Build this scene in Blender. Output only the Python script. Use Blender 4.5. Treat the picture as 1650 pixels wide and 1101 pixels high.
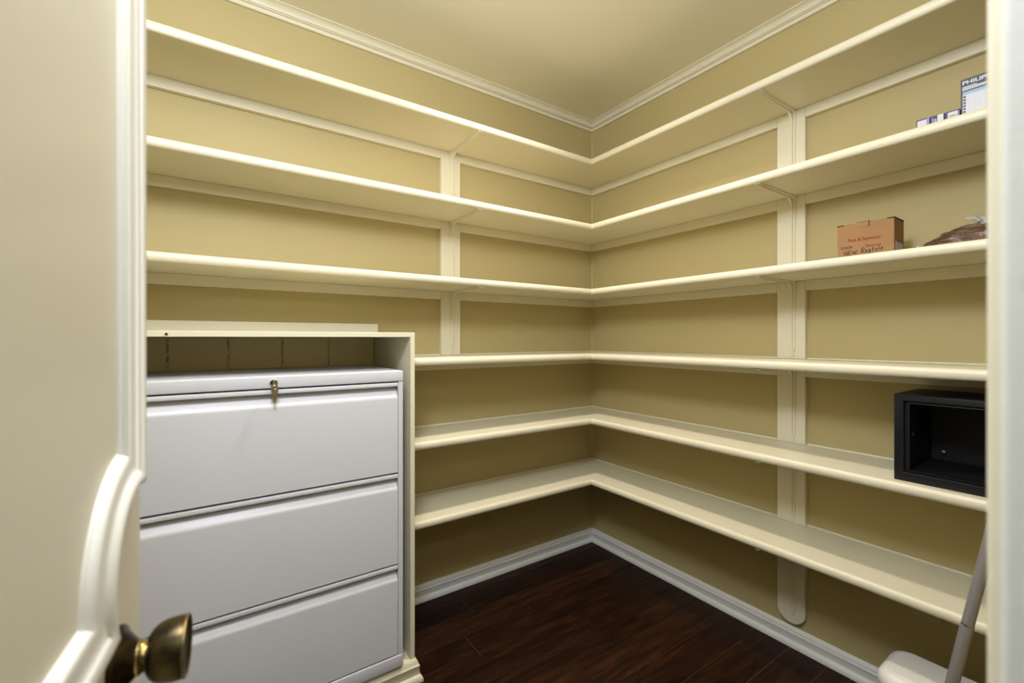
import bpy, bmesh, math, random
from mathutils import Vector, Matrix
random.seed(7)
C = bpy.context.scene.collection
for o in list(bpy.data.objects):
    bpy.data.objects.remove(o)

# ------------------------------------------------------------------ camera
F_PX, YAW = 717.34, 0.6012
CAM = Vector((-1.8484, -1.8728, 1.1732))
cam = bpy.data.cameras.new('camera')
cam.sensor_width = 36.0
cam.lens = F_PX / 1650 * 36
cam.shift_y = -5.47 / 1650
cam.clip_start = 0.02
cam.dof.use_dof = True
cam.dof.focus_distance = 2.1
cam.dof.aperture_fstop = 4.5
camo = bpy.data.objects.new('camera', cam)
camo.location = CAM
camo.rotation_euler = (math.pi / 2, 0, -YAW)
C.objects.link(camo)
bpy.context.scene.camera = camo

# ------------------------------------------------------------------ light and exposure
vs = bpy.context.scene.view_settings
vs.view_transform = 'Standard'
vs.look = 'None'
vs.gamma = 1.0
vs.use_curve_mapping = False
vs.exposure = 0.0
w = bpy.data.worlds.new('world')
bpy.context.scene.world = w
w.use_nodes = True
w.node_tree.nodes['Background'].inputs[0].default_value = (0.75, 0.82, 0.95, 1)
w.node_tree.nodes['Background'].inputs[1].default_value = 0.05


def lamp(name, loc, rot, size, power, col, size_y=None, shape='DISK', spread=math.pi):
    d = bpy.data.lights.new(name, 'AREA')
    d.shape = shape
    d.size = size
    if size_y:
        d.size_y = size_y
    d.energy = power
    d.color = col
    d.spread = spread
    o = bpy.data.objects.new(name, d)
    o.location = loc
    o.rotation_euler = rot
    C.objects.link(o)
    return o


# recessed ceiling lamp, added unseen fill light just inside the door, and daylight of the hall behind the camera
lamp('recessed_lamp', (-0.90, -0.70, 2.405), (0, 0, 0), 0.11, 11.0, (1.0, 0.90, 0.82), spread=math.radians(125))
gl = bpy.data.lights.new('closet_fill', 'POINT')
gl.energy = 61.0
gl.color = (0.87, 0.955, 1.19)
gl.shadow_soft_size = 0.15
glo = bpy.data.objects.new('closet_fill', gl)
glo.location = (-1.84, -1.53, 2.13)
C.objects.link(glo)
lamp('hall_lamp', (-1.74, -2.30, 1.92), (math.radians(82), 0, math.radians(-8)), 0.50, 4.0, (0.86, 0.96, 1.16),
     size_y=0.16, shape='RECTANGLE')

# ------------------------------------------------------------------ materials


def new_mat(name, col, rough=0.5, spec=0.5, metal=0.0, bump=0.0, bscale=60.0, var=0.0, vscale=3.0):
    m = bpy.data.materials.new(name)
    m.use_nodes = True
    nt = m.node_tree
    b = nt.nodes['Principled BSDF']
    b.inputs['Base Color'].default_value = (*col, 1)
    b.inputs['Roughness'].default_value = rough
    b.inputs['Metallic'].default_value = metal
    b.inputs['Specular IOR Level'].default_value = spec
    tc = nt.nodes.new('ShaderNodeTexCoord')
    if var > 0:
        n = nt.nodes.new('ShaderNodeTexNoise')
        n.inputs['Scale'].default_value = vscale
        n.inputs['Detail'].default_value = 3
        nt.links.new(tc.outputs['Object'], n.inputs['Vector'])
        r = nt.nodes.new('ShaderNodeMapRange')
        r.inputs[3].default_value = 1 - var
        r.inputs[4].default_value = 1 + var
        nt.links.new(n.outputs['Fac'], r.inputs[0])
        mx = nt.nodes.new('ShaderNodeVectorMath')
        mx.operation = 'SCALE'
        mx.inputs[0].default_value = col
        nt.links.new(r.outputs[0], mx.inputs['Scale'])
        nt.links.new(mx.outputs[0], b.inputs['Base Color'])
    if bump > 0:
        n = nt.nodes.new('ShaderNodeTexNoise')
        n.inputs['Scale'].default_value = bscale
        n.inputs['Detail'].default_value = 2
        nt.links.new(tc.outputs['Object'], n.inputs['Vector'])
        bp = nt.nodes.new('ShaderNodeBump')
        bp.inputs['Strength'].default_value = bump
        bp.inputs['Distance'].default_value = 0.002
        nt.links.new(n.outputs['Fac'], bp.inputs['Height'])
        nt.links.new(bp.outputs[0], b.inputs['Normal'])
    return m


M_WALL = new_mat('wall_paint', (0.46, 0.375, 0.172), 0.6, 0.3, bump=0.10, bscale=140, var=0.02)
M_CEIL = new_mat('ceiling_paint', (0.87, 0.81, 0.60), 0.75, 0.2, bump=0.08, bscale=140)
M_BACK = new_mat('back_board_paint', (0.85, 0.70, 0.37), 0.55, 0.3)
M_HALL = new_mat('hall_paint', (0.35, 0.33, 0.30), 0.7, 0.2)
M_TRIM = new_mat('cream_paint', (0.725, 0.67, 0.485), 0.38, 0.45, bump=0.06, bscale=70, var=0.015)
M_UNDER = M_TRIM
M_BASE = new_mat('white_paint', (0.78, 0.78, 0.72), 0.38, 0.45, bump=0.05, bscale=80)
M_DOOR = new_mat('door_paint', (0.70, 0.65, 0.49), 0.35, 0.45, bump=0.06, bscale=50, var=0.02)
M_MOULD_LIT = new_mat('moulding_lit_paint', (0.78, 0.755, 0.65), 0.3, 0.5, bump=0.06, bscale=50)  # whiter than the door: light on the ridges put into the colour
M_JAMB = new_mat('jamb_paint', (0.67, 0.66, 0.57), 0.4, 0.45, bump=0.15, bscale=90)
M_CAULK = new_mat('caulk', (0.72, 0.67, 0.50), 0.5, 0.4)
M_FILE = new_mat('grey_enamel', (0.62, 0.62, 0.64), 0.38, 0.45, bump=0.02, bscale=300)
M_DARK = new_mat('dark_gap', (0.03, 0.03, 0.035), 0.7, 0.2)
M_BLACK = new_mat('black_powder_coat', (0.007, 0.007, 0.0085), 0.48, 0.3, bump=0.15, bscale=500)
M_FELT = new_mat('black_felt', (0.004, 0.004, 0.005), 0.95, 0.1, bump=0.4, bscale=300)
M_CHROME = new_mat('chrome', (0.65, 0.65, 0.66), 0.2, 0.5, metal=1.0)
M_STEEL = new_mat('brushed_pole', (0.42, 0.395, 0.37), 0.42, 0.5, metal=0.6)
M_STEEL2 = new_mat('pole_ring', (0.6, 0.58, 0.55), 0.25, 0.5, metal=1.0)
M_KEY = new_mat('key_brass', (0.30, 0.235, 0.13), 0.35, 0.5, metal=1.0)
M_BIN = new_mat('ivory_plastic', (0.78, 0.755, 0.66), 0.42, 0.45)
M_CARD = new_mat('cardboard', (0.31, 0.175, 0.078), 0.85, 0.15, bump=0.12, bscale=200, var=0.08, vscale=14)
M_GAPSHADE = new_mat('gap_shade', (0.06, 0.035, 0.016), 0.9, 0.1)  # shade inside the flap openings, put into a dark colour
M_RED = new_mat('red_ink', (0.27, 0.035, 0.022), 0.7, 0.2)
M_INK = new_mat('marker_ink', (0.025, 0.02, 0.02), 0.6, 0.3)
M_TAPE = new_mat('label_grey', (0.42, 0.44, 0.45), 0.5, 0.3)
M_TAPER = new_mat('label_red', (0.34, 0.12, 0.09), 0.6, 0.3)
M_PURPLE = new_mat('purple_print', (0.028, 0.018, 0.13), 0.45, 0.4)
M_LAV = new_mat('lavender_print', (0.26, 0.23, 0.46), 0.45, 0.4)
M_WHITEP = new_mat('white_print', (0.60, 0.60, 0.62), 0.45, 0.4)
M_TANP = new_mat('tan_print', (0.45, 0.33, 0.24), 0.5, 0.3)
M_OLIVE = new_mat('olive_print', (0.33, 0.32, 0.17), 0.5, 0.3)
M_NAVY = new_mat('dark_print', (0.018, 0.022, 0.032), 0.4, 0.4)
M_BLUEP = new_mat('blue_grey_print', (0.018, 0.021, 0.042), 0.45, 0.4)
M_SKYP = new_mat('pale_blue_print', (0.30, 0.42, 0.56), 0.45, 0.4)
M_GREYP = new_mat('grey_print', (0.45, 0.46, 0.48), 0.45, 0.4)
M_CABLE = new_mat('brown_cable', (0.13, 0.060, 0.028), 0.4, 0.5, var=0.35, vscale=30)
M_BRASSD = bpy.data.materials.new('aged_brass')
M_BRASSD.use_nodes = True
nt = M_BRASSD.node_tree
b = nt.nodes['Principled BSDF']
b.inputs['Metallic'].default_value = 0.9
b.inputs['Roughness'].default_value = 0.33
n = nt.nodes.new('ShaderNodeTexNoise')
n.inputs['Scale'].default_value = 55
n.inputs['Detail'].default_value = 5
tc = nt.nodes.new('ShaderNodeTexCoord')
nt.links.new(tc.outputs['Object'], n.inputs['Vector'])
cr = nt.nodes.new('ShaderNodeValToRGB')
cr.color_ramp.elements[0].position = 0.38
cr.color_ramp.elements[0].color = (0.030, 0.021, 0.011, 1)
cr.color_ramp.elements[1].position = 0.68
cr.color_ramp.elements[1].color = (0.125, 0.092, 0.034, 1)
nt.links.new(n.outputs['Fac'], cr.inputs['Fac'])
nt.links.new(cr.outputs['Color'], b.inputs['Base Color'])
mr = nt.nodes.new('ShaderNodeMapRange')
mr.inputs[3].default_value = 0.24
mr.inputs[4].default_value = 0.48
nt.links.new(n.outputs['Fac'], mr.inputs[0])
nt.links.new(mr.outputs[0], b.inputs['Roughness'])
M_BRASSW = new_mat('worn_brass', (0.50, 0.36, 0.13), 0.25, 0.5, metal=1.0)

# dark hand-scraped wood
M_WOOD = bpy.data.materials.new('dark_wood')
M_WOOD.use_nodes = True
nt = M_WOOD.node_tree
b = nt.nodes['Principled BSDF']
tc = nt.nodes.new('ShaderNodeTexCoord')
oi = nt.nodes.new('ShaderNodeObjectInfo')
mp = nt.nodes.new('ShaderNodeMapping')
mp.inputs['Scale'].default_value = (3.2, 26, 26)
off = nt.nodes.new('ShaderNodeVectorMath')
off.operation = 'ADD'
sc = nt.nodes.new('ShaderNodeVectorMath')
sc.operation = 'SCALE'
sc.inputs[0].default_value = (13, 7, 5)
nt.links.new(oi.outputs['Random'], sc.inputs['Scale'])
nt.links.new(tc.outputs['Object'], off.inputs[0])
nt.links.new(sc.outputs[0], off.inputs[1])
nt.links.new(off.outputs[0], mp.inputs['Vector'])
n1 = nt.nodes.new('ShaderNodeTexNoise')
n1.inputs['Scale'].default_value = 1.6
n1.inputs['Detail'].default_value = 6
n1.inputs['Roughness'].default_value = 0.68
n1.inputs['Distortion'].default_value = 0.6
nt.links.new(mp.outputs[0], n1.inputs['Vector'])
cr = nt.nodes.new('ShaderNodeValToRGB')
cr.color_ramp.elements[0].position = 0.33
cr.color_ramp.elements[0].color = (0.007, 0.0026, 0.0012, 1)
cr.color_ramp.elements[1].position = 0.72
cr.color_ramp.elements[1].color = (0.050, 0.016, 0.0045, 1)
e = cr.color_ramp.elements.new(0.52)
e.color = (0.020, 0.0072, 0.0028, 1)
nt.links.new(n1.outputs['Fac'], cr.inputs['Fac'])
mr = nt.nodes.new('ShaderNodeMapRange')
mr.inputs[3].default_value = 0.72
mr.inputs[4].default_value = 1.28
nt.links.new(oi.outputs['Random'], mr.inputs[0])
mx = nt.nodes.new('ShaderNodeVectorMath')
mx.operation = 'SCALE'
nt.links.new(cr.outputs['Color'], mx.inputs[0])
nt.links.new(mr.outputs[0], mx.inputs['Scale'])
nt.links.new(mx.outputs[0], b.inputs['Base Color'])
b.inputs['Roughness'].default_value = 0.45
b.inputs['Specular IOR Level'].default_value = 0.14
bp = nt.nodes.new('ShaderNodeBump')
bp.inputs['Strength'].default_value = 0.25
bp.inputs['Distance'].default_value = 0.002
nt.links.new(n1.outputs['Fac'], bp.inputs['Height'])
nt.links.new(bp.outputs[0], b.inputs['Normal'])
M_JOINT = new_mat('plank_joint', (0.20, 0.13, 0.085), 0.7, 0.2)

# clear crinkled film
M_FILM = bpy.data.materials.new('clear_film')
M_FILM.use_nodes = True
nt = M_FILM.node_tree
for nd in list(nt.nodes):
    nt.nodes.remove(nd)
out = nt.nodes.new('ShaderNodeOutputMaterial')
tr = nt.nodes.new('ShaderNodeBsdfTransparent')
tr.inputs[0].default_value = (0.93, 0.93, 0.93, 1)
gl = nt.nodes.new('ShaderNodeBsdfGlossy')
gl.inputs['Roughness'].default_value = 0.12
gl.inputs[0].default_value = (0.95, 0.95, 0.97, 1)
fr = nt.nodes.new('ShaderNodeFresnel')
fr.inputs['IOR'].default_value = 1.45
ad = nt.nodes.new('ShaderNodeMath')
ad.operation = 'ADD'
ad.inputs[1].default_value = 0.03
mxs = nt.nodes.new('ShaderNodeMixShader')
tc = nt.nodes.new('ShaderNodeTexCoord')
nn = nt.nodes.new('ShaderNodeTexNoise')
nn.inputs['Scale'].default_value = 60
nn.inputs['Detail'].default_value = 3
nn.inputs['Distortion'].default_value = 1.5
nt.links.new(tc.outputs['Object'], nn.inputs['Vector'])
bp = nt.nodes.new('ShaderNodeBump')
bp.inputs['Strength'].default_value = 0.9
bp.inputs['Distance'].default_value = 0.006
nt.links.new(nn.outputs['Fac'], bp.inputs['Height'])
nt.links.new(bp.outputs[0], gl.inputs['Normal'])
nt.links.new(bp.outputs[0], fr.inputs['Normal'])
nt.links.new(fr.outputs[0], ad.inputs[0])
nt.links.new(ad.outputs[0], mxs.inputs[0])
nt.links.new(tr.outputs[0], mxs.inputs[1])
nt.links.new(gl.outputs[0], mxs.inputs[2])
nt.links.new(mxs.outputs[0], out.inputs[0])

M_FILM2 = M_FILM.copy()
M_FILM2.name = 'gathered_film'
nt = M_FILM2.node_tree
o_ = nt.nodes['Material Output']
src = o_.inputs[0].links[0].from_socket
df = nt.nodes.new('ShaderNodeBsdfDiffuse')
df.inputs[0].default_value = (0.85, 0.85, 0.83, 1)
m2 = nt.nodes.new('ShaderNodeMixShader')
m2.inputs[0].default_value = 0.32
nt.links.new(src, m2.inputs[1])
nt.links.new(df.outputs[0], m2.inputs[2])
nt.links.new(m2.outputs[0], o_.inputs[0])

# ------------------------------------------------------------------ mesh helpers


def obj(name, bm, m, parent=None, smooth=False):
    me = bpy.data.meshes.new(name)
    bmesh.ops.recalc_face_normals(bm, faces=bm.faces)
    bm.to_mesh(me)
    bm.free()
    me.materials.append(m)
    if smooth:
        for p in me.polygons:
            p.use_smooth = True
        me.set_sharp_from_angle(angle=math.radians(38))
    o = bpy.data.objects.new(name, me)
    C.objects.link(o)
    if parent:
        o.parent = parent
    return o


def struct(o):
    o['kind'] = 'structure'
    return o


def thing(name, label, cat, loc=(0, 0, 0), group=None, rotz=0):
    o = bpy.data.objects.new(name, None)
    o.location = loc
    o.rotation_euler = (0, 0, rotz)
    o.empty_display_size = 0.05
    C.objects.link(o)
    o['label'] = label
    o['category'] = cat
    if group:
        o['group'] = group
    return o


def tag(o, label, cat, group=None):
    o['label'] = label
    o['category'] = cat
    if group:
        o['group'] = group
    return o


def box(x0, x1, y0, y1, z0, z1, bev=0.0, seg=2, bm=None):
    t = bmesh.new()
    bmesh.ops.create_cube(t, size=1)
    for v in t.verts:
        v.co = Vector((x0 + (v.co.x + .5) * (x1 - x0), y0 + (v.co.y + .5) * (y1 - y0), z0 + (v.co.z + .5) * (z1 - z0)))
    if bev > 0:
        bmesh.ops.bevel(t, geom=t.edges[:], offset=bev, segments=seg, profile=0.5, affect='EDGES')
    if bm is None:
        return t
    me = bpy.data.meshes.new('tmp')
    t.to_mesh(me)
    t.free()
    bm.from_mesh(me)
    bpy.data.meshes.remove(me)
    return bm


def loft(rings, closed_ring=True, closed_path=False, caps=True, bm=None):
    bm = bm or bmesh.new()
    vr = [[bm.verts.new(p) for p in r] for r in rings]
    n = len(rings[0])
    m = len(vr)
    for i in range(m if closed_path else m - 1):
        a, b2 = vr[i], vr[(i + 1) % m]
        for j in range(n if closed_ring else n - 1):
            k = (j + 1) % n
            try:
                bm.faces.new((a[j], a[k], b2[k], b2[j]))
            except ValueError:
                pass
    if caps and closed_ring and not closed_path:
        bm.faces.new(vr[0])
        bm.faces.new(list(reversed(vr[-1])))
    return bm


def lathe(profile, n=40, axis='z', bm=None, caps=True):
    """profile: (radius, height) pairs"""
    rings = []
    for r, h in profile:
        ring = []
        for i in range(n):
            a = 2 * math.pi * i / n
            c, s = r * math.cos(a), r * math.sin(a)
            ring.append({'z': (c, s, h), 'y': (c, h, s), 'x': (h, c, s)}[axis])
        rings.append(ring)
    return loft(rings, True, False, caps, bm)


def tube(pts, r, n=10, closed=False, bm=None):
    pts = [Vector(p) for p in pts]
    rings = []
    m = len(pts)
    up = Vector((0, 0, 1))
    for i, p in enumerate(pts):
        if closed:
            t = pts[(i + 1) % m] - pts[i - 1]
        else:
            t = pts[min(i + 1, m - 1)] - pts[max(i - 1, 0)]
        t.normalize()
        a = t.cross(up)
        if a.length < 1e-3:
            a = t.cross(Vector((1, 0, 0)))
        a.normalize()
        b2 = a.cross(t)
        rr = r(i / (m - 1)) if callable(r) else r
        rings.append([p + a * rr * math.cos(2 * math.pi * k / n) + b2 * rr * math.sin(2 * math.pi * k / n) for k in range(n)])
    return loft(rings, True, closed, not closed, bm)


def lrun(profile, xl, ye, which='both', xr=None):
    """sweep a wall profile (o = distance from wall, z) along left wall (y=0), mitred at the corner, along right wall (x=0)"""
    rings = []
    if which in ('both', 'left'):
        rings.append([(xl, -o, z) for o, z in profile])
    rings.append([(-o, -o, z) for o, z in profile])
    if which in ('both', 'right'):
        rings.append([(-o, ye, z) for o, z in profile])
    return loft(rings)


# ------------------------------------------------------------------ room shell
XL, YF, YB = -2.62, -1.827, -1.945      # far side wall, closet face and hall face of the door wall
ZC = 2.415
OX0, OX1, OZ = -1.9965, -1.520, 2.045   # door opening
S = struct
fl = S(obj('floor', box(XL - .6, 0.3, -3.6, 0.1, -0.06, -0.0025), M_JOINT))
# floor planks, 5 inch wide, parallel to the left wall
G = 0.0010
rowy = -0.0775 + 0.1245
joints = {0: -0.903, 1: -0.689, 2: -1.011, 3: -0.547, 4: -0.355}
PL = 1.21
for r in range(-1, 25):
    y1 = rowy - 0.1245 * (r + 1)
    y0 = y1 - 0.1245
    j = joints.get(r, random.uniform(-1.2, 0))
    k0 = math.ceil((XL - j) / PL) - 1
    for k in range(k0, 3):
        x0, x1 = j + k * PL, j + (k + 1) * PL
        x0, x1 = max(x0, XL), min(x1, 0.0)
        yy0, yy1 = y0, min(y1, 0.0)
        if x1 - x0 < 0.02 or yy1 - yy0 < 0.01:
            continue
        lx, ly = x1 - x0 - 2 * G, yy1 - yy0 - 2 * G
        bmp = bmesh.new()
        e = 0.0012
        lo = [(-lx / 2, -ly / 2), (lx / 2, -ly / 2), (lx / 2, ly / 2), (-lx / 2, ly / 2)]
        ring0 = [(a, b_, -0.003) for a, b_ in lo]
        ring1 = [(a, b_, -0.0008) for a, b_ in lo]
        ring2 = [(a - math.copysign(e, a), b_ - math.copysign(e, b_), 0.0) for a, b_ in lo]
        bmp = loft([ring0, ring1, ring2])
        o = obj('plank', bmp, M_WOOD, fl)
        o.location = ((x0 + x1) / 2, (yy0 + yy1) / 2, 0)

S(obj('ceiling', box(XL - .1, 0.1, YB, 0.1, ZC, ZC + 0.1), M_CEIL))
bmw = box(XL - .1, 0.0, 0.0, 0.1, 0, ZC)
wl = S(obj('wall_left', bmw, M_WALL))
wr = S(obj('wall_right', box(0.0, 0.1, YB, 0.1, 0, ZC), M_WALL))
S(obj('wall_side', box(XL - .1, XL, YB, 0.0, 0, ZC), M_WALL))
bmw = box(XL, OX0 - .012, YB, YF, 0, ZC)
box(OX1 + .012, 0.0, YB, YF, 0, ZC, bm=bmw)
box(OX0 - .012, OX1 + .012, YB, YF, OZ + .012, ZC, bm=bmw)
S(obj('wall_door', bmw, M_WALL))
# caulked inside corner of the two walls
S(obj('trim_1', loft([[(0, 0, .07), (-.0045, 0, .07), (0, -.0045, .07)], [(0, 0, 2.37), (-.0045, 0, 2.37), (0, -.0045, 2.37)]]), M_WALL))
# hall behind the doorway
S(obj('wall_hall', box(XL - .6, 0.3, -3.6, -3.5, 0, 2.55), M_HALL))
S(obj('ceiling_hall', box(XL - .6, 0.3, -3.6, YB, 2.5, 2.6), M_HALL))

# crown moulding
cr_p = [(0, 2.3665), (.010, 2.3665), (.0118, 2.3685), (.0118, 2.3800), (.0100, 2.3812), (.0062, 2.3818), (.0062, 2.3832), (.0110, 2.3838),
        (.0135, 2.3855), (.0138, 2.3875), (.0120, 2.3892), (.0080, 2.3900), (.0080, 2.3915), (.0125, 2.3922), (.0150, 2.3980), (.0195, 2.4040), (.026, 2.4085), (.033, 2.4110),
        (.037, 2.4118), (.037, ZC), (0, ZC)]
S(obj('trim_2', lrun(cr_p, XL, YF, 'left'), M_TRIM, smooth=True))
S(obj('trim_3', lrun(cr_p, XL, YF, 'right'), M_TRIM, smooth=True))
# baseboard with shoe moulding
bb_p = [(0, 0), (.022, 0), (.0225, .006), (.021, .014), (.017, .020), (.013, .0225), (.0122, .0235), (.0122, .046),
        (.0135, .048), (.0135, .051), (.0105, .053), (.0095, .058), (.0095, .062), (.0075, .064), (.006, .070), (.004, .0725), (0, .0725)]
S(obj('baseboard_left', lrun(bb_p, -1.241, YF, 'left'), M_BASE, smooth=True))
S(obj('baseboard_right', lrun(bb_p, XL, YF, 'right'), M_BASE, smooth=True))

# door frame: jamb lining, stop and casing
bmj = box(OX1, OX1 + .019, YB, YF, 0, OZ, .0035, 3)
box(OX0 - .019, OX0, YB, YF, 0, OZ, bm=bmj)
box(OX0 - .019, OX1 + .019, YB, YF, OZ, OZ + .019, bm=bmj)
box(OX1 - .010, OX1, -1.918, -1.882, 0, OZ, .001, 1, bm=bmj)
box(OX0, OX0 + .010, -1.918, -1.882, 0, OZ, .001, 1, bm=bmj)
S(obj('trim_4', bmj, M_JAMB))


def casing(sx, x_in, wall_y, sy):
    """vertical casing board with a rounded inner edge; sx: direction away from the opening, sy: out of the wall"""
    p = [(0, 0), (0, .0032), (.0006, .0044), (.0020, .0052), (.006, .0056), (.012, .0070), (.014, .0066), (.030, .0090),
         (.050, .0120), (.056, .0124), (.060, .011), (.060, 0)]
    return loft([[(x_in + sx * a, wall_y + sy * b_, z) for a, b_ in p] for z in (0, OZ + .06)])


S(obj('trim_5', casing(1, OX1 + .0045, YF, 1), M_TRIM, smooth=True))
S(obj('trim_6', casing(-1, OX0 - .0045, YF, 1), M_TRIM, smooth=True))
S(obj('trim_7', casing(1, OX1 + .0045, YB, -1), M_JAMB, smooth=True))
S(obj('trim_8', casing(-1, OX0 - .0045, YB, -1), M_JAMB, smooth=True))

# recessed lamp trim ring, and a made-up canopy above the added fill light
can = thing('recessed_light', 'round recessed ceiling light above the visible shelves', 'light', (-0.90, -0.70, ZC))
obj('trim_ring', lathe([(.062, 0), (.085, 0), (.088, -.003), (.084, -.006), (.066, -.006), (.062, -.003)], 40, caps=False), M_BASE, can, True)
fix = thing('fill_canopy', 'added unseen canopy for the fill light just inside the closet door', 'light', (-1.84, -1.53, ZC))
obj('canopy', lathe([(.001, 0), (.065, 0), (.062, -.014), (.04, -.022), (.012, -.026), (.010, -.09), (.001, -.09)], 36, caps=False), M_BASE, fix, True)

# ------------------------------------------------------------------ door (hinged left, swung into the closet)
TH = math.radians(6.5)
HX, HY = -1.9580, -1.8275
DW, DT, DH = .508, .035, 2.03
door = bpy.data.objects.new('door_1', None)
door.location = (HX, HY, 0)
door.rotation_euler = (0, 0, math.pi / 2 - TH)
C.objects.link(door)
S(door)
obj('slab', box(0, DW, 0, DT, .012, DH, .0015, 1), M_DOOR, door)


def panel_moulding(t0, t1, z0, z1):
    """closed moulding with scooped corners; t = distance from the latch edge"""
    prof = [(0, 0), (.02, .0016), (.05, .0020), (.08, .0040), (.12, .0058), (.17, .0070), (.24, .0076), (.34, .0076), (.44, .0077), (.54, .0080),
            (.58, .0086), (.63, .0100), (.69, .0116), (.76, .0126), (.84, .0129), (.91, .0123), (.96, .0106), (1, .0075), (1, 0)]
    W = .036
    tc_, zc_ = (t0 + t1) / 2, (z0 + z1) / 2
    loops = []
    for s, h in prof:
        r = .097 - W * s * .95
        ca, cz = t0 - .0164, z0 + .001          # arc centre
        ta, zb = t0 - W * s, z0 - W * s        # straight runs
        a0 = math.acos(max(-1, min(1, (ta - ca) / r)))
        a1 = math.asin((zb - cz) / r)
        q = []
        for i in range(15):
            a = a0 + (a1 - a0) * i / 14
            q.append((ca + r * math.cos(a), cz + r * math.sin(a)))
        ring = list(q)
        ring += [(2 * tc_ - a, b_) for a, b_ in reversed(q)]
        ring += [(2 * tc_ - a, 2 * zc_ - b_) for a, b_ in q]
        ring += [(a, 2 * zc_ - b_) for a, b_ in reversed(q)]
        loops.append([(DW - a, -h, b_) for a, b_ in ring])
    return loft(loops, True, False, False)


obj('panel_moulding', panel_moulding(.071, DW - .071, .982, 1.93), M_MOULD_LIT, door, True)
obj('panel_moulding', panel_moulding(.071, DW - .071, .17, .80), M_MOULD_LIT, door, True)
kn = bpy.data.objects.new('door_knob', None)
kn.location = (DW - .074, 0, .9110)
C.objects.link(kn)
kn.parent = door
kn['label'] = 'aged brass door knob'
obj('rose', lathe([(.001, 0), (.0275, 0), (.0275, -.0022), (.0262, -.0042), (.0225, -.0055), (.0175, -.0078), (.0160, -.0090), (.001, -.0090)], 48, 'y', caps=False), M_BRASSD, kn, True)
obj('neck', lathe([(.0235, -.0050), (.0205, -.0075), (.0170, -.0105), (.0145, -.0128), (.0130, -.0142)], 40, 'y', caps=False), M_BRASSD, kn, True)
obj('collar', lathe([(.0130, -.0142), (.0134, -.0146), (.0134, -.0160), (.0127, -.0164), (.0117, -.0184), (.0113, -.0204)], 40, 'y', caps=False), M_BRASSW, kn, True)
KR, KA = .875, .93
obj('knob', lathe([(r * KR, h * KA) for r, h in [(.0110, -.0205), (.0120, -.0212), (.0165, -.0225), (.0212, -.0252), (.0247, -.0292), (.0266, -.0340), (.0275, -.0400),
                   (.0276, -.0455), (.0274, -.0500), (.0270, -.0510), (.0258, -.0508), (.0235, -.0495), (.017, -.0483), (.008, -.0478), (.0005, -.0477)]], 56, 'y', caps=False), M_BRASSD, kn, True)
obj('rim', lathe([(r * KR, h * KA) for r, h in [(.0276, -.0497), (.0279, -.0502), (.0276, -.0511), (.0268, -.0513), (.0262, -.0509)]], 56, 'y', caps=False), M_BRASSW, kn, True)

# ------------------------------------------------------------------ shelves
D = .286
TT = .0146
SZ = [2.0456, 1.7235, 1.4023, 1.0808, .7614, .4597]
XE = -1.2593                # outer face of the cubby side
UPL = (-.968, -.870)       # upright on left wall, x range
UPR = (-1.127, -1.0285)    # upright on right wall, y range
UT = .020
YE = YF + .002
shelf_labels = [
    'topmost cream wall shelf turning the corner just below the crown moulding',
    'second cream corner shelf from the top, carrying the purple boxes',
    'third cream corner shelf from the top, carrying the cardboard box',
    'fourth cream corner shelf from the top, empty, just above the black safe',
    'fifth cream corner shelf from the top, carrying the black safe',
    'lowest cream corner shelf, just above the dark floor',
]
for i, zc in enumerate(SZ):
    t = thing('wall_shelf', shelf_labels[i], 'shelf', (0, 0, zc - TT), 'cream painted corner shelves')
    xl = XL + .002 if i < 3 else XE + .0008
    z0, z1 = -0.0, 2 * TT
    dn = D - .011
    obj('board', box(xl, 0, -dn, 0, z0, z1), M_TRIM, t)
    obj('board', box(-dn, 0, YE, -dn, z0, z1), M_TRIM, t)
    prof = []
    for k in range(13):
        a = -math.pi / 2 + math.pi * k / 12
        prof.append((dn + .011 * (max(0, math.cos(a)) ** .8), TT + TT * math.sin(a)))
    obj('nosing', lrun(prof, xl, YE), M_TRIM, t, True)
    # cleats under the shelf
    zb = -.037
    segs_l = [(xl, UPL[0]), (UPL[1], -.0205)] if i < 3 else [(xl, -.0205)]
    for a, b_ in segs_l:
        obj('cleat', box(a + .0004, b_ - .0004, -.019, 0, zb, -.0002, .0012, 1), M_TRIM, t)
    for a, b_ in [(YE, UPR[0]), (UPR[1], -.0002)]:
        obj('cleat', box(-.019, 0, a + .0004, b_ - .0004, zb, -.0002, .0012, 1), M_TRIM, t)
    # caulk bead along the wall
    cp = [(0, 2 * TT), (.0045, 2 * TT), (.0028, 2 * TT + .0028), (0, 2 * TT + .0045)]
    obj('caulk_bead', lrun(cp, xl, YE), M_CAULK, t)


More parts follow.
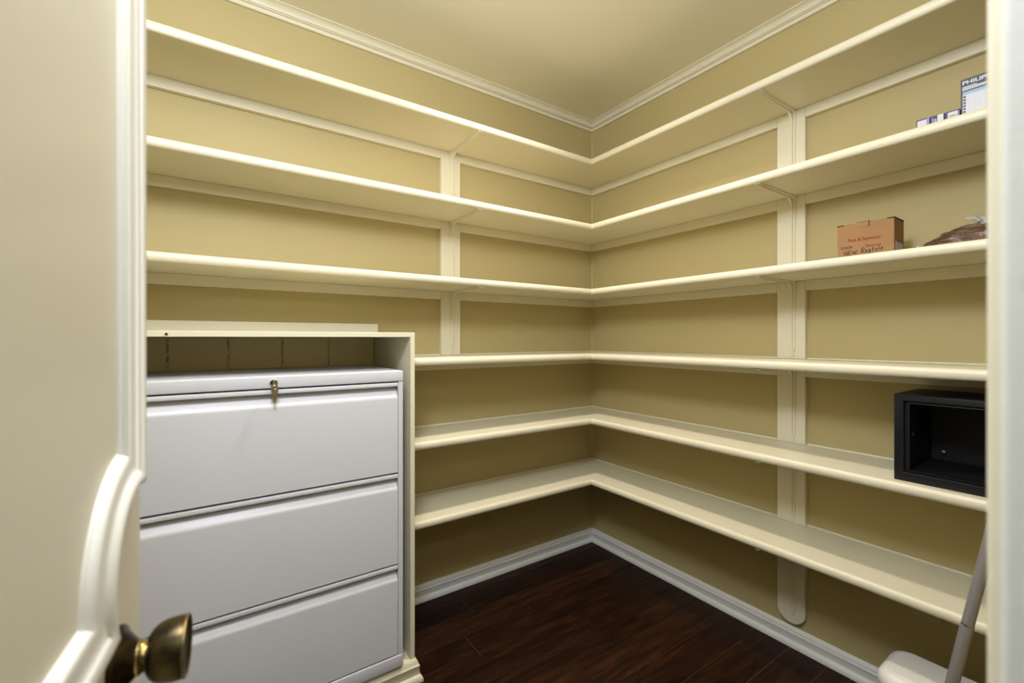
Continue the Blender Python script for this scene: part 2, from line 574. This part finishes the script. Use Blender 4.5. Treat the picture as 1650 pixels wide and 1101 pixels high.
def bracket_mesh(leg, arm):
    """stamped steel bracket, local: a = out from wall (+x), b = up (z); shelf underside at z=0, wall board face at x=0"""
    def path(inset, rad, n=8):
        pts = [(inset, -leg)]
        cx, cz = inset + rad, -inset - rad
        for k in range(7):
            pts.append((inset, -leg + (leg - inset - rad) * (k + 1) / 7))
        for k in range(1, n + 1):
            a = math.pi - (math.pi / 2) * k / n
            pts.append((cx + rad * math.cos(a), cz + rad * math.sin(a)))
        for k in range(7):
            pts.append((inset + rad + (arm - inset - rad) * (k + 1) / 7, -inset))
        return pts
    base = path(.0003, .004)
    top = path(.0040, .012)
    rib = path(.0095, .036)
    m = len(base)
    bm = bmesh.new()
    ring_s, ring_r = [], []
    for k in range(m):
        u = k / (m - 1)
        d = abs(u - .5) * 2
        hw = .0150 - .0055 * d
        if k in (0, m - 1):
            hw *= .55
        b0, t0 = base[k], top[k]
        ring_s.append([(b0[0], -hw, b0[1]), (t0[0], -hw + .0008, t0[1]), (t0[0], hw - .0008, t0[1]), (b0[0], hw, b0[1])])
        q = rib[k]
        f = max(0.0, min(1.0, (1 - d) / .12))
        q = (t0[0] + (q[0] - t0[0]) * f, t0[1] + (q[1] - t0[1]) * f)
        wb, wt = .0058 - .0026 * d, .0030 - .0016 * d
        ring_r.append([(b0[0], -wb, b0[1]), (q[0], -wt, q[1]), (q[0], wt, q[1]), (b0[0], wb, b0[1])])
    loft(ring_s, bm=bm)
    loft(ring_r, bm=bm)
    # screw heads
    for zz in (-leg * .5, -leg + .03):
        lathe([(.0038, 0), (.0038, .0030), (.0025, .0042), (.0003, .0044)], 10, 'x', bm=bm)
        bm.verts.ensure_lookup_table()
        for v in bm.verts[-40:]:
            v.co += Vector((.001, .0075, zz))
    return bm


def upright(name_label, horizontal_pos, wall, levels, tail=None):
    """boards between shelves plus a bracket below each shelf"""
    t = thing('shelf_upright', name_label, 'shelf support', (0, 0, 0), 'shelf uprights with brackets')
    a0, a1 = horizontal_pos
    for li, (ztop, zbot) in enumerate(levels):
        if tail and li == len(levels) - 1:
            r = (a1 - a0) / 2
            pts = [(a0, ztop), (a0, zbot + r)]
            for k in range(1, 16):
                a = math.pi + math.pi * k / 16
                pts.append(((a0 + a1) / 2 + r * math.cos(a), zbot + r + r * math.sin(a)))
            pts += [(a1, zbot + r), (a1, ztop)]
            rings = [[(p[0], -d, p[1]) if wall == 'left' else (-d, p[0], p[1]) for p in pts] for d in (.0002, UT - .002)]
            c = ((a0 + a1) / 2, (ztop + zbot) / 2)
            sc2 = [(c[0] + (p[0] - c[0]) * .965, c[1] + (p[1] - c[1]) * .992) for p in pts]
            rings.append([(p[0], -UT, p[1]) if wall == 'left' else (-UT, p[0], p[1]) for p in sc2])
            bm = loft(rings)
        else:
            if wall == 'left':
                bm = box(a0, a1, -UT, -.0002, zbot + .0002, ztop - .0002, .0015, 1)
            else:
                bm = box(-UT, -.0002, a0, a1, zbot + .0002, ztop - .0002, .0015, 1)
        obj('board', bm, M_TRIM, t)
        leg = min(ztop - zbot - .006, .285)
        if tail and li == len(levels) - 1:
            leg = ztop - zbot - .035
        br = obj('bracket', bracket_mesh(leg, .262), M_TRIM, t, True)
        if wall == 'left':
            br.rotation_euler = (0, 0, -math.pi / 2)
            br.location = ((a0 + a1) / 2 + .006, -UT, ztop)
        else:
            br.rotation_euler = (0, 0, math.pi)
            br.location = (-UT, (a0 + a1) / 2 - .006, ztop)
    return t


lvl = [(SZ[i] - TT, SZ[i + 1] + TT) for i in range(5)]
upright('cream bracket board on the left wall, ending on the fourth shelf', UPL, 'left', lvl[:3])
upright('tall cream bracket board on the right wall with rounded bottom end', UPR, 'right', lvl + [(SZ[5] - TT, .091)], True)

# ------------------------------------------------------------------ built-in cubby around the filing cabinet
YC = -.425
CT = 1.192
cub = thing('storage_cubby', 'cream built-in plywood cubby around the grey filing cabinet', 'cubby', (0, 0, 0))
CXL = -2.125
obj('side_panel', box(XE - .0157, XE, YC, -.001, 0, CT, .0012, 1), M_TRIM, cub)
obj('side_panel', box(CXL, CXL + .0157, YC, -.001, 0, CT, .0012, 1), M_TRIM, cub)
obj('top_panel', box(CXL + .0159, XE - .0159, YC, -.001, CT - .0155, CT, .001, 1), M_TRIM, cub)
obj('base_panel', box(CXL + .0159, XE - .0159, YC, -.001, .0, .0765, .001, 1), M_TRIM, cub)
seams = [CXL + .0159, -1.9546, -1.7854, -1.6156, -1.4515, XE - .0159]
for k in range(5):
    obj('back_board', box(seams[k] + .0003, seams[k + 1] - .0003, -.020, -.002, .0770, CT - .016, .002, 1), M_BACK, cub)
rng = random.Random(3)
for k in range(1, 5):
    pts = []
    for q in range(24):
        zz = .95 + (CT - .018 - .95) * q / 23
        pts.append((seams[k] + rng.uniform(-.0016, .0016), -.0195, zz))
    obj('filler_bead', tube(pts, .0048, 8), M_BACK, cub, True)
obj('nail_hole', lathe([(.0035, 0), (.0035, -.0008), (.0005, -.0009)], 14, 'y'), M_DARK, cub).location = (-1.934, YC - .0001, 1.1835)
obj('backsplash', box(CXL, -1.2575, -.020, -.001, CT + .0003, 1.2322, .001, 1), M_TRIM, cub)
fp = [(0, 0), (.022, 0), (.0225, .006), (.021, .014), (.017, .020), (.013, .0225), (.0122, .0235), (.0122, .0490), (.0132, .0505), (.0132, .0530), (.0108, .0550), (.0095, .0600), (.0080, .0640), (.0070, .0680), (.0045, .0710), (.003, .0745), (0, .0755)]
rings = [[(CXL - .0, YC - o, z) for o, z in fp], [(XE + o, YC - o, z) for o, z in fp], [(XE + o, -.0235, z) for o, z in fp]]
obj('base_moulding', loft(rings), M_TRIM, cub, True)

# ------------------------------------------------------------------ filing cabinet
FX1, FX0, FY = -1.307, -2.069, -.440
fz0, fz1 = .0790, 1.0645
fc = thing('filing_cabinet', 'light grey steel three-drawer filing cabinet inside the cream cubby', 'cabinet', ((FX0 + FX1) / 2, -.22, fz0))


def fl_obj(name, bm, m, parent=None, smooth=False):
    o = obj(name, bm, m, parent or fc, smooth)
    for v in o.data.vertices:
        v.co -= Vector(((FX0 + FX1) / 2, -.22, fz0))
    return o


fl_obj('side', box(FX1 - .0165, FX1, FY, -.030, .1205, 1.029, .0015, 1), M_FILE)
fl_obj('side', box(FX0, FX0 + .0165, FY, -.030, .1205, 1.029, .0015, 1), M_FILE)
fl_obj('top', box(FX0, FX1, FY - .0015, -.028, 1.0295, fz1, .003, 3), M_FILE, smooth=True)
fl_obj('plinth', box(FX0, FX1, FY - .0015, -.03, fz0, .1200, .003, 3), M_FILE, smooth=True)
fl_obj('core', box(FX0 + .017, FX1 - .017, -.33, -.032, .1205, 1.029), M_DARK)
fl_obj('foot', box(FX0 + .01, FX1 - .01, FY + .03, -.04, .0767, .0788), M_DARK)
for zt, zb in ((1.0255, .7265), (.7215, .4235), (.4190, .1235)):
    x0, x1 = FX0 + .0185, FX1 - .0185
    y = FY
    pr = [(y, zt), (y - .0005, zt - .001), (y - .0005, zt - .0105), (y, zt - .012), (y + .018, zt - .0135), (y + .0195, zt - .018), (y + .0175, zt - .024),
          (y + .010, zt - .034), (y + .0045, zt - .0415), (y + .0015, zt - .0465), (y + .0002, zt - .0505), (y, zt - .055), (y, zb + .002), (y + .002, zb), (y + .09, zb), (y + .09, zt)]
    bm = loft([[(x, a, z) for a, z in pr] for x in (x0, x1)])
    dr = fl_obj('drawer', bm, M_FILE, smooth=True)
    # closed side cheeks of the handle recess
lk = bpy.data.objects.new('lock', None)
lk.location = (-1.6905 - (FX0 + FX1) / 2, FY - .0015 + .22, 1.0455 - fz0)
C.objects.link(lk)
lk.parent = fc
lk['label'] = 'round cylinder lock with a hanging brass key'
obj('cylinder', lathe([(.0005, 0), (.0105, 0), (.0105, -.002), (.009, -.0035), (.0075, -.0032), (.0005, -.003)], 28, 'y', caps=False), M_CHROME, lk, True)
bm = box(-.0009, .0009, -.020, -.002, -.004, .004)
obj('key_blade', bm, M_KEY, lk)
# key bow tilted down with a ring hole, and second key hanging below
bm = bmesh.new()
pr = [(.0028, .004), (.0055, -.003), (.0088, -.010), (.0098, -.018), (.0085, -.025), (.0055, -.0315), (.0035, -.039), (.0028, -.047), (.0012, -.0535)]
ring = [(a, z) for a, z in pr] + [(-a, z) for a, z in reversed(pr)]
loft([[(a, -.0185 + z * .08, z) for a, z in ring], [(a, -.0210 + z * .08, z) for a, z in ring]], bm=bm)
obj('key', bm, M_KEY, lk)
obj('key_ring', tube([(.0048 * math.cos(a), -.0215, -.0105 + .0048 * math.sin(a)) for a in [2 * math.pi * k / 20 for k in range(20)]], .0009, 6, True), M_CHROME, lk, True)
obj('key_hole', lathe([(.0018, -.0226), (.0018, -.0230), (.0002, -.0230)], 12, 'y'), M_DARK, lk).location = (0, 0, -.012)

# ------------------------------------------------------------------ safe
st5 = SZ[4] + TT
SX0, SX1, SY0, SY1, SH = -.2505, -.026, -1.796, -1.4465, .2405
sf = thing('safe', 'black steel safe with an open empty front on the fifth shelf', 'safe', (SX0, SY1, st5))


def sf_obj(name, bm, m, smooth=False):
    o = obj(name, bm, m, sf, smooth)
    for v in o.data.vertices:
        v.co -= Vector((SX0, SY1, st5))
    return o


def frame_ring(x0, x1, y0, y1, z0, z1, l, r, bt, tp, bev=0.0):
    """hollow rectangular frame open along x; l = +y border, r = -y border"""
    bm = bmesh.new()
    box(x0, x1, y1 - l, y1, z0, z1, bev, 2, bm)
    box(x0, x1, y0, y0 + r, z0, z1, bev, 2, bm)
    box(x0, x1, y0 + r, y1 - l, z0, z0 + bt, 0, 2, bm)
    box(x0, x1, y0 + r, y1 - l, z1 - tp, z1, 0, 2, bm)
    return bm


# outer shell as one continuous ring with rounded edges
z0, z1 = st5 + .0002, st5 + SH


def rect(y0, y1, z0, z1):
    return [(y0, z0), (y1, z0), (y1, z1), (y0, z1)]


bm = bmesh.new()
ro = rect(SY0, SY1, z0, z1)
ri = rect(SY0 + .0225, SY1 - .0215, z0 + .0245, z1 - .0175)
e = .0025
roi = rect(SY0 + e, SY1 - e, z0 + e, z1 - e)
rii = rect(SY0 + .0225 - .001, SY1 - .0215 + .001, z0 + .0245 - .001, z1 - .0175 + .001)
rb = rect(SY0 + .030, SY1 - .030, z0 + .031, z1 - .024)
seq = [(SX1, rect(SY0 + e, SY1 - e, z0 + e, z1 - e)), (SX1 - e, ro), (SX0 + e, ro), (SX0 + e * .3, rect(SY0 + e * .3, SY1 - e * .3, z0 + e * .3, z1 - e * .3)), (SX0, roi), (SX0, rii), (SX0 + .001, ri), (SX0 + .012, ri)]
loft([[(x, a, b_) for a, b_ in r] for x, r in seq], caps=False, bm=bm)
vs_ = [bm.verts.new((SX1, a, b_)) for a, b_ in roi]
bm.faces.new(vs_)
sf_obj('shell', bm, M_BLACK, True)
bm = bmesh.new()
rc = rect(SY0 + .0335, SY1 - .0325, z0 + .0300, z1 - .0245)
re_ = rect(SY0 + .0285, SY1 - .0275, z0 + .0265, z1 - .0205)
loft([[(x, a, b_) for a, b_ in r] for x, r in [(SX0 + .0121, ri), (SX0 + .0121, re_), (SX0 + .0070, re_), (SX0 + .0065, rc), (SX0 + .018, rc), (SX1 - .01, rc)]], caps=False, bm=bm)
bm.faces.new([bm.verts.new((SX1 - .01, a, b_)) for a, b_ in rc])
sf_obj('inner_frame', bm, M_BLACK)
sf_obj('floor_mat', box(SX0 + .022, SX1 - .012, SY0 + .036, SY1 - .034, z0 + .0301, z0 + .033), M_FELT)
b1 = sf_obj('anchor_bolt', lathe([(.0072, .0), (.0072, -.004), (.006, -.0055), (.003, -.006), (.0003, -.0058)], 18, 'x'), M_CHROME, True)
b1.location = (SX1 - .010 - SX0 + SX0 + .0, -1.5050, .8365)
b1.location -= Vector((0, 0, 0))
for v in b1.data.vertices:
    v.co += Vector((SX0, SY1, st5))
b1.location = Vector((SX1 - .0102, -1.5050, .8330)) - Vector((SX0, SY1, st5))
sf_obj('catch', box(SX0 + .03, SX0 + .06, SY1 - .036, SY1 - .0326, z0 + .125, z0 + .133), M_BLACK)

# ------------------------------------------------------------------ flat print and handwriting helpers
RX, RY, RZ = -.2, 0, 0


def place_face(o, x, y, z):
    """text/print plane facing -x, reading towards -y"""
    o.matrix_world = Matrix(((0, 0, -1, x), (-1, 0, 0, y), (0, 1, 0, z), (0, 0, 0, 1)))


def text_obj(name, body, x, y, z, width, height, m, parent, bold=0.0, shear=0.0, depth=.0002):
    cu = bpy.data.curves.new(name, 'FONT')
    cu.body = body
    cu.size = 1
    cu.offset = bold
    cu.shear = shear
    to = bpy.data.objects.new('tmp_text', cu)
    C.objects.link(to)
    dg = bpy.context.evaluated_depsgraph_get()
    me = bpy.data.meshes.new_from_object(to.evaluated_get(dg))
    bpy.data.objects.remove(to)
    xs = [v.co.x for v in me.vertices]
    ys = [v.co.y for v in me.vertices]
    sx, sy = width / (max(xs) - min(xs)), height / (max(ys) - min(ys))
    mx_, my_ = min(xs), min(ys)
    for v in me.vertices:
        a, b_ = (v.co.x - mx_) * sx, (v.co.y - my_) * sy
        v.co = Vector((x, y - a, z + b_))
    me.materials.clear()
    me.materials.append(m)
    o = bpy.data.objects.new(name, me)
    C.objects.link(o)
    pin(o, parent)
    return o


def pin(o, parent):
    o.parent = parent
    o.matrix_parent_inverse = Matrix.Translation(-parent.location)


def quad(name, x, ya, yb, za, zb, m, parent, th=.0004):
    """thin print patch on a face towards -x"""
    o = obj(name, box(x - th, x, min(ya, yb), max(ya, yb), za, zb), m)
    pin(o, parent)
    return o


def stroke_text(name, strokes, x, y, z, width, height, r, m, parent, rise=0.0):
    bm = bmesh.new()
    for s in strokes:
        pts = [(x, y - a * width, z + b_ * height + a * rise) for a, b_ in s]
        # flat ribbon
        P = [Vector(p) for p in pts]
        rings = []
        for i, p in enumerate(P):
            t_ = (P[min(i + 1, len(P) - 1)] - P[max(i - 1, 0)])
            if t_.length < 1e-7:
                t_ = Vector((0, 0, 1))
            t_.normalize()
            nrm = Vector((0, -t_.z, t_.y)) * r
            rings.append([p + nrm + Vector((0, 0, 0)), p - nrm])
        loft(rings, closed_ring=False, bm=bm)
    o = obj(name, bm, m)
    pin(o, parent)
    return o


def letters(word, glyphs, gap=.22):
    out, cx = [], 0
    for ch in word:
        if ch == ' ':
            cx += .7
            continue
        wd, st = glyphs[ch]
        for s in st:
            out.append([(cx + a * wd, b_) for a, b_ in s])
        cx += wd + gap
    return [[(a / cx, b_) for a, b_ in s] for s in out]


def arc(cx, cy, rx, ry, a0, a1, n=8):
    return [(cx + rx * math.cos(math.radians(a0 + (a1 - a0) * k / n)), cy + ry * math.sin(math.radians(a0 + (a1 - a0) * k / n))) for k in range(n + 1)]


GL = {
    'N': (.75, [[(0, 0), (.12, 1)], [(.12, 1), (.8, 0)], [(.8, 0), (1, 1.05)]]),
    'E': (.6, [[(.12, 1), (0, 0), (.9, .02)], [(.12, 1), (1, 1.04)], [(.06, .5), (.8, .55)]]),
    'W': (1.0, [[(0, 1), (.2, 0)], [(.2, 0), (.5, .7)], [(.5, .7), (.72, 0)], [(.72, 0), (1, 1)]]),
    'R': (.75, [[(.15, 1.25), (0, 0)], [(0, 1.2)] + arc(.35, .95, .6, .33, 85, -90) + [(.1, .6)], [(.25, .6), (1, .0)]]),
    'e': (.5, [[(.1, .3), (.85, .38)] + arc(.45, .33, .42, .33, 10, 300)]),
    'p': (.5, [[(.15, .62), (-.05, -.42)], arc(.42, .3, .42, .33, 150, -150, 10)]),
    't': (.45, [[(.5, 1.0), (.3, .05), (.6, 0)], [(0, .6), (.95, .68)]]),
    'o': (.45, [arc(.5, .3, .45, .28, 90, 450, 12)]),
    'l': (.25, [[(.6, 1.15), (.3, 0)]]),
    '2': (.55, [arc(.4, .72, .42, .28, 160, -30) + [(0, 0), (.9, .03)]]),
    '0': (.5, [arc(.45, .45, .38, .42, 90, 450, 12)]),
    '/': (.4, [[(0, -.1), (.9, 1.25)]]),
}

# ------------------------------------------------------------------ cardboard box on third shelf
st3 = SZ[2] + TT
bx = thing('cardboard_box', 'small brown cardboard carton with red print and black handwriting on third shelf', 'box', (-.157, -1.3635, st3))


def bx_obj(name, bm, m, smooth=False):
    o = obj(name, bm, m, None, smooth)
    pin(o, bx)
    return o


BX0, BX1, BY0, BY1, BZ = -.2, -.114, -1.434, -1.293, 1.5245
bx_obj('carton', box(BX0, BX1, BY0, BY1, st3 + .0003, BZ, .0012, 2), M_CARD)
bx_obj('lid_flap', box(BX0 + .003, BX1, BY0 + .001, BY1 - .001, BZ + .0002, BZ + .0022), M_CARD)
bx_obj('tuck_tab', box(BX0 - .0008, BX0 + .001, -1.3737, -1.3434, BZ - .012, BZ + .0035, .0006, 1), M_CARD)
bx_obj('flap_gap_shade', box(BX0 - .0002, BX0 + .0028, -1.3747, -1.3434, BZ + .0006, BZ + .0046), M_GAPSHADE)  # dark strips standing in for shadowed openings along the lid
bx_obj('flap_gap_shade', box(BX0 - .0011, BX0 + .001, -1.3755, -1.3738, BZ - .012, BZ + .0042), M_GAPSHADE)
bx_obj('flap_gap_shade', box(BX0 - .0002, BX0 + .003, BY1 - .016, BY1 + .0006, BZ - .0005, BZ + .0028), M_GAPSHADE)
bx_obj('flap_gap_shade', box(BX0 - .0002, BX0 + .003, BY0 - .0006, BY0 + .016, BZ - .0005, BZ + .0028), M_GAPSHADE)
bx_obj('flap_gap_shade', box(BX0 + .003, BX1, BY0 - .0006, BY0 + .001, BZ - .0005, BZ + .0032), M_GAPSHADE)
lb = bx_obj('side_label', box(BX0 + .012, BX1 - .012, BY0 - .0006, BY0 - .0001, st3 + .004, 1.4565), M_TAPE)
bx_obj('label_band', box(BX0 + .012, BX1 - .012, BY0 - .0009, BY0 - .0004, 1.4560, 1.4600), M_TAPER)
text_obj('printed_name', 'Pass & Seymour', BX0 - .0006, -1.3214, 1.4680, .0820, .0135, M_RED, bx, .016)
text_obj('printed_maker', 'legrand', BX0 - .0006, -1.3745, 1.4478, .0285, .0085, M_RED, bx, .012)
bmq = frame_ring(BX0 - .0009, BX0 - .0004, -1.3728, -1.3665, 1.4503, 1.4563, .0012, .0012, .0012, .0012)
bx_obj('printed_square', bmq, M_RED)
stroke_text('handwriting', letters('NEW', GL), BX0 - .0008, -1.3110, 1.4305, .0360, .0125, .0008, M_INK, bx, .0020)
stroke_text('handwriting', letters('Reptole', GL, .3), BX0 - .0008, -1.3555, 1.4320, .0560, .0125, .0008, M_INK, bx, .0035)
stroke_text('handwriting', letters('2/2020', GL, .18), BX0 - .0008, -1.3020, 1.4505, .0310, .0068, .0006, M_INK, bx, .0015)

# ------------------------------------------------------------------ cable coil in clear bag on third shelf
coil = thing('cable_coil', 'coil of brown cable inside the clear bag on third shelf', 'cable', (-.16, -1.60, st3))
rng = random.Random(11)
for k in range(9):
    pts = []
    ax, ay = .086 - .0042 * k, .104 - .0062 * k - .003 * (k % 3)
    hz = .0070 + .0044 * k
    ph = rng.uniform(0, 6)
    tl = rng.uniform(-.004, .004)
    for q in range(40):
        a = 2 * math.pi * q / 40
        pts.append((-.16 + ax * math.cos(a) + rng.uniform(-.0008, .0008), -1.598 + ay * math.sin(a), st3 + hz + tl * math.sin(a + ph) + .0018 * math.sin(3 * a + ph)))
    o = obj('loop', tube(pts, .0062, 8, True), M_CABLE, None, True)
    pin(o, coil)
bag = thing('plastic_bag', 'crinkled clear plastic bag, knotted at top, wrapping the brown cable', 'bag', (-.16, -1.60, st3))
bm = bmesh.new()
rings = []
NR, NA = 16, 64
for i in range(NR + 1):
    u = i / NR
    ring = []
    for j in range(NA):
        a = 2 * math.pi * j / NA
        r = math.cos(u * math.pi / 2) ** .55 if u < 1 else .05
        wob = 1 + .05 * math.sin(5 * a + 3 * u) + .035 * math.sin(11 * a + 7 * u) + rng.uniform(-.018, .018)
        z = .001 + .056 * u ** .8 + .005 * math.sin(4 * a + 5 * u) * u
        x = -.16 + .094 * r * wob * math.cos(a)
        y = -1.600 + .110 * r * wob * math.sin(a) - .018 * u * u
        ring.append((max(-.278, min(-.03, x)), y, st3 + max(.0006, z)))
    rings.append(ring)
loft(rings, caps=False, bm=bm)
o = obj('film', bm, M_FILM, None, True)
pin(o, bag)
bm = bmesh.new()
rings = []
for i in range(7):
    u = i / 6
    rr = .010 + .020 * abs(u - .25) * 1.5
    ring = []
    for j in range(30):
        a = 2 * math.pi * j / 30
        wv = 1 + .30 * math.sin(9 * a + u * 2) * (.25 + u) + rng.uniform(-.12, .12)
        ring.append((-.168 + rr * wv * math.cos(a), -1.617 + rr * wv * math.sin(a) + .004 * u, st3 + .050 + .028 * u + rng.uniform(-.003, .003)))
    rings.append(ring)
loft(rings, caps=False, bm=bm)
o = obj('gathered_neck', bm, M_FILM2, None, True)
pin(o, bag)
clip = thing('plastic_clip', 'tiny clear plastic cable clip between the cardboard carton and the bag', 'clip', (-.2, -1.4800, st3))
o = obj('jaw', box(-.206, -.194, -1.4830, -1.4770, st3 + .0003, st3 + .017, .0015, 2), M_FILM)
pin(o, clip)
o = obj('jaw', box(-.206, -.194, -1.4905, -1.4845, st3 + .0003, st3 + .014, .0015, 2), M_GREYP)
pin(o, clip)

# ------------------------------------------------------------------ small boxes and lamp box on second shelf
st2 = SZ[1] + TT
PX = -.2
specs = [(-1.4827, -1.5112, 1.7850, 'leftmost purple bulb carton on second shelf, white label over a dark strip'),
         (-1.5125, -1.5398, 1.7842, 'middle purple bulb carton on second shelf, half white with a tan picture'),
         (-1.5410, -1.5705, 1.7830, 'rightmost purple bulb carton on second shelf, touching the tall lamp carton')]
for i, (ya, yb, zt, lab) in enumerate(specs):
    t = thing('bulb_carton', lab, 'box', (PX + .02, (ya + yb) / 2, st2), 'purple bulb cartons')
    o = obj('carton', box(PX, PX + .045, yb, ya, st2 + .0003, zt, .0006, 1), M_PURPLE)
    pin(o, t)
    w_ = ya - yb
    if i == 0:
        quad('label', PX, ya - .0025, ya - w_ * .78, 1.7570, zt - .0035, M_WHITEP, t)
        quad('side_print', PX, ya - w_ * .79, yb + .0005, 1.745, zt - .0008, M_LAV, t)
        quad('strip', PX - .0004, ya - .006, ya - w_ * .72, 1.756, 1.7625, M_OLIVE, t)
    elif i == 1:
        quad('label', PX, ya - w_ * .52, yb + .0006, 1.745, zt - .0006, M_WHITEP, t)
        quad('picture', PX, ya - w_ * .28, ya - w_ * .46, 1.745, zt - .009, M_TANP, t)
        quad('side_print', PX, ya - w_ * .10, ya - w_ * .24, 1.745, zt - .006, M_LAV, t)
    else:
        quad('label', PX, ya - w_ * .22, yb + .0045, 1.748, zt - .0028, M_WHITEP, t)
        quad('picture', PX - .0004, ya - w_ * .32, yb + .008, 1.768, zt - .011, M_OLIVE, t)
        quad('side_print', PX - .0004, yb + .0038, yb + .0005, 1.745, zt - .004, M_LAV, t)
lp = thing('lamp_carton', 'taller black and white lamp carton with printed table at right end of second shelf', 'box', (PX + .03, -1.615, st2))
LY0, LY1, LZ = -1.658, -1.5725, 1.8565
o = obj('carton', box(PX, PX + .07, LY0, LY1, st2 + .0003, LZ, .0007, 1), M_NAVY)
pin(o, lp)
quad('header_band', PX, LY1 - .003, LY0 + .002, 1.8365, LZ - .0055, M_BLUEP, lp)
text_obj('printed_name', 'PHILIPS', PX - .0008, LY1 - .0035, 1.8405, .0500, .0102, M_WHITEP, lp, .03)
quad('sub_title', PX - .0004, LY1 - .004, LY1 - .030, 1.8335, 1.8360, M_WHITEP, lp)
quad('grey_band', PX, LY1 - .003, LY0 + .002, 1.8255, 1.8330, M_GREYP, lp)
quad('dark_line', PX - .0004, LY1 - .004, LY0 + .002, 1.8225, 1.8252, M_BLUEP, lp)
quad('blue_band', PX, LY1 - .004, LY0 + .002, 1.8140, 1.8222, M_SKYP, lp)
quad('table_ground', PX, LY1 - .004, LY0 + .002, st2 + .003, 1.8138, M_WHITEP, lp)
bm = bmesh.new()
for k in range(9):
    box(PX - .0008, PX - .0003, LY1 - .0095, LY1 - .0050, 1.8060 - k * .0078, 1.8060 - k * .0078 + .0052, bm=bm)
o = obj('table_icons', bm, M_NAVY)
pin(o, lp)
bm = bmesh.new()
for k in range(8):
    for c in range(6):
        if rng.random() < .6:
            y_ = LY1 - .0145 - c * .010
            if y_ - .004 > LY0 + .003:
                zz = 1.8060 - k * .0078
                box(PX - .0007, PX - .0003, y_ - .0030, y_, zz, zz + .0014, bm=bm)
o = obj('table_print', bm, M_GREYP)
pin(o, lp)

# ------------------------------------------------------------------ bin and pole at lower right
bn = thing('plastic_bin', 'ivory plastic bin with rounded lid under the lowest shelf', 'bin', (-.20, -1.54, 0))


def rrect(x0, x1, y0, y1, r, n=6):
    pts = []
    for cx, cy, a0 in ((x1 - r, y1 - r, 0), (x0 + r, y1 - r, 90), (x0 + r, y0 + r, 180), (x1 - r, y0 + r, 270)):
        for k in range(n + 1):
            a = math.radians(a0 + 90 * k / n)
            pts.append((cx + r * math.cos(a), cy + r * math.sin(a)))
    return pts


BNX0, BNX1, BNY0, BNY1 = -.291, -.104, -1.68, -1.410


def bn_ring(ins, z, r=.045):
    return [(a, b_, z) for a, b_ in rrect(BNX0 + ins, BNX1 - ins, BNY0 + ins, BNY1 - ins, max(.006, r - ins * .6))]


o = obj('body', loft([bn_ring(.020, .0005, .03), bn_ring(.017, .004), bn_ring(.005, .196), bn_ring(.005, .199)]), M_BIN, None, True)
pin(o, bn)
o = obj('lid', loft([bn_ring(.002, .1995), bn_ring(.0, .202), bn_ring(0, .216), bn_ring(.002, .2225), bn_ring(.006, .2290), bn_ring(.012, .2340), bn_ring(.018, .2372),
                     bn_ring(.0225, .2380), bn_ring(.0235, .2372), bn_ring(.0250, .2372), bn_ring(.0260, .2382), bn_ring(.05, .2392), bn_ring(.075, .2395)]), M_BIN, None, True)
pin(o, bn)
tpt = [(BNX0 + .0, BNY1 - .028 - .004 * 0 - .10 * k / 12, .2085 - .055 * math.sin(math.pi * k / 12)) for k in range(13)]
o = obj('bail_handle', tube([(p[0] - .0045, p[1], p[2]) for p in tpt], .0045, 8), M_BIN, None, True)
pin(o, bn)

pole = thing('mop_pole', 'thin grey metal telescopic pole leaning beside the ivory bin', 'pole', (-.6, -1.553, 0))
P0, P1 = Vector((-.6, -1.553, .0)), Vector((-.6, -1.8105, 1.52))
dv = (P1 - P0)


def seg(a, b_, r, name, m):
    pa, pb = P0 + dv * a, P0 + dv * b_
    bm = tube([pa, pa + (pb - pa) * .5, pb], r, 24)
    o = obj(name, bm, m, None, True)
    pin(o, pole)
    return o


Lz = 1.52
seg(.004, .3955, .0102, 'lower_tube', M_STEEL)
seg(.3955, .3985, .0098, 'joint_ring', M_STEEL2)
seg(.3985, .97, .0097, 'upper_tube', M_STEEL)
seg(.97, 1.0, .0105, 'end_cap', M_DARK)
o = obj('foot', lathe([(.0125, .0004), (.0135, .003), (.0125, .03), (.0108, .034)], 20), M_DARK, None, True)
o.location = P0
pin(o, pole)

# ------------------------------------------------------------------ wall plate and screw holes
op = obj('wall_plate', box(-.008, -.0002, -1.497, -1.420, .299, .414, .002, 2), M_WALL)
tag(op, 'blank wall plate painted wall colour, half hidden under lowest shelf', 'wall plate')
for k, dz in enumerate((.026, .006, -.012)):
    o = obj('screw_hole', lathe([(.0022, .0), (.0022, -.0006), (.0003, -.0008)], 8, 'x'), M_TANP, wr)
    o.location = (-.0001, -1.536, 1.262 + dz)
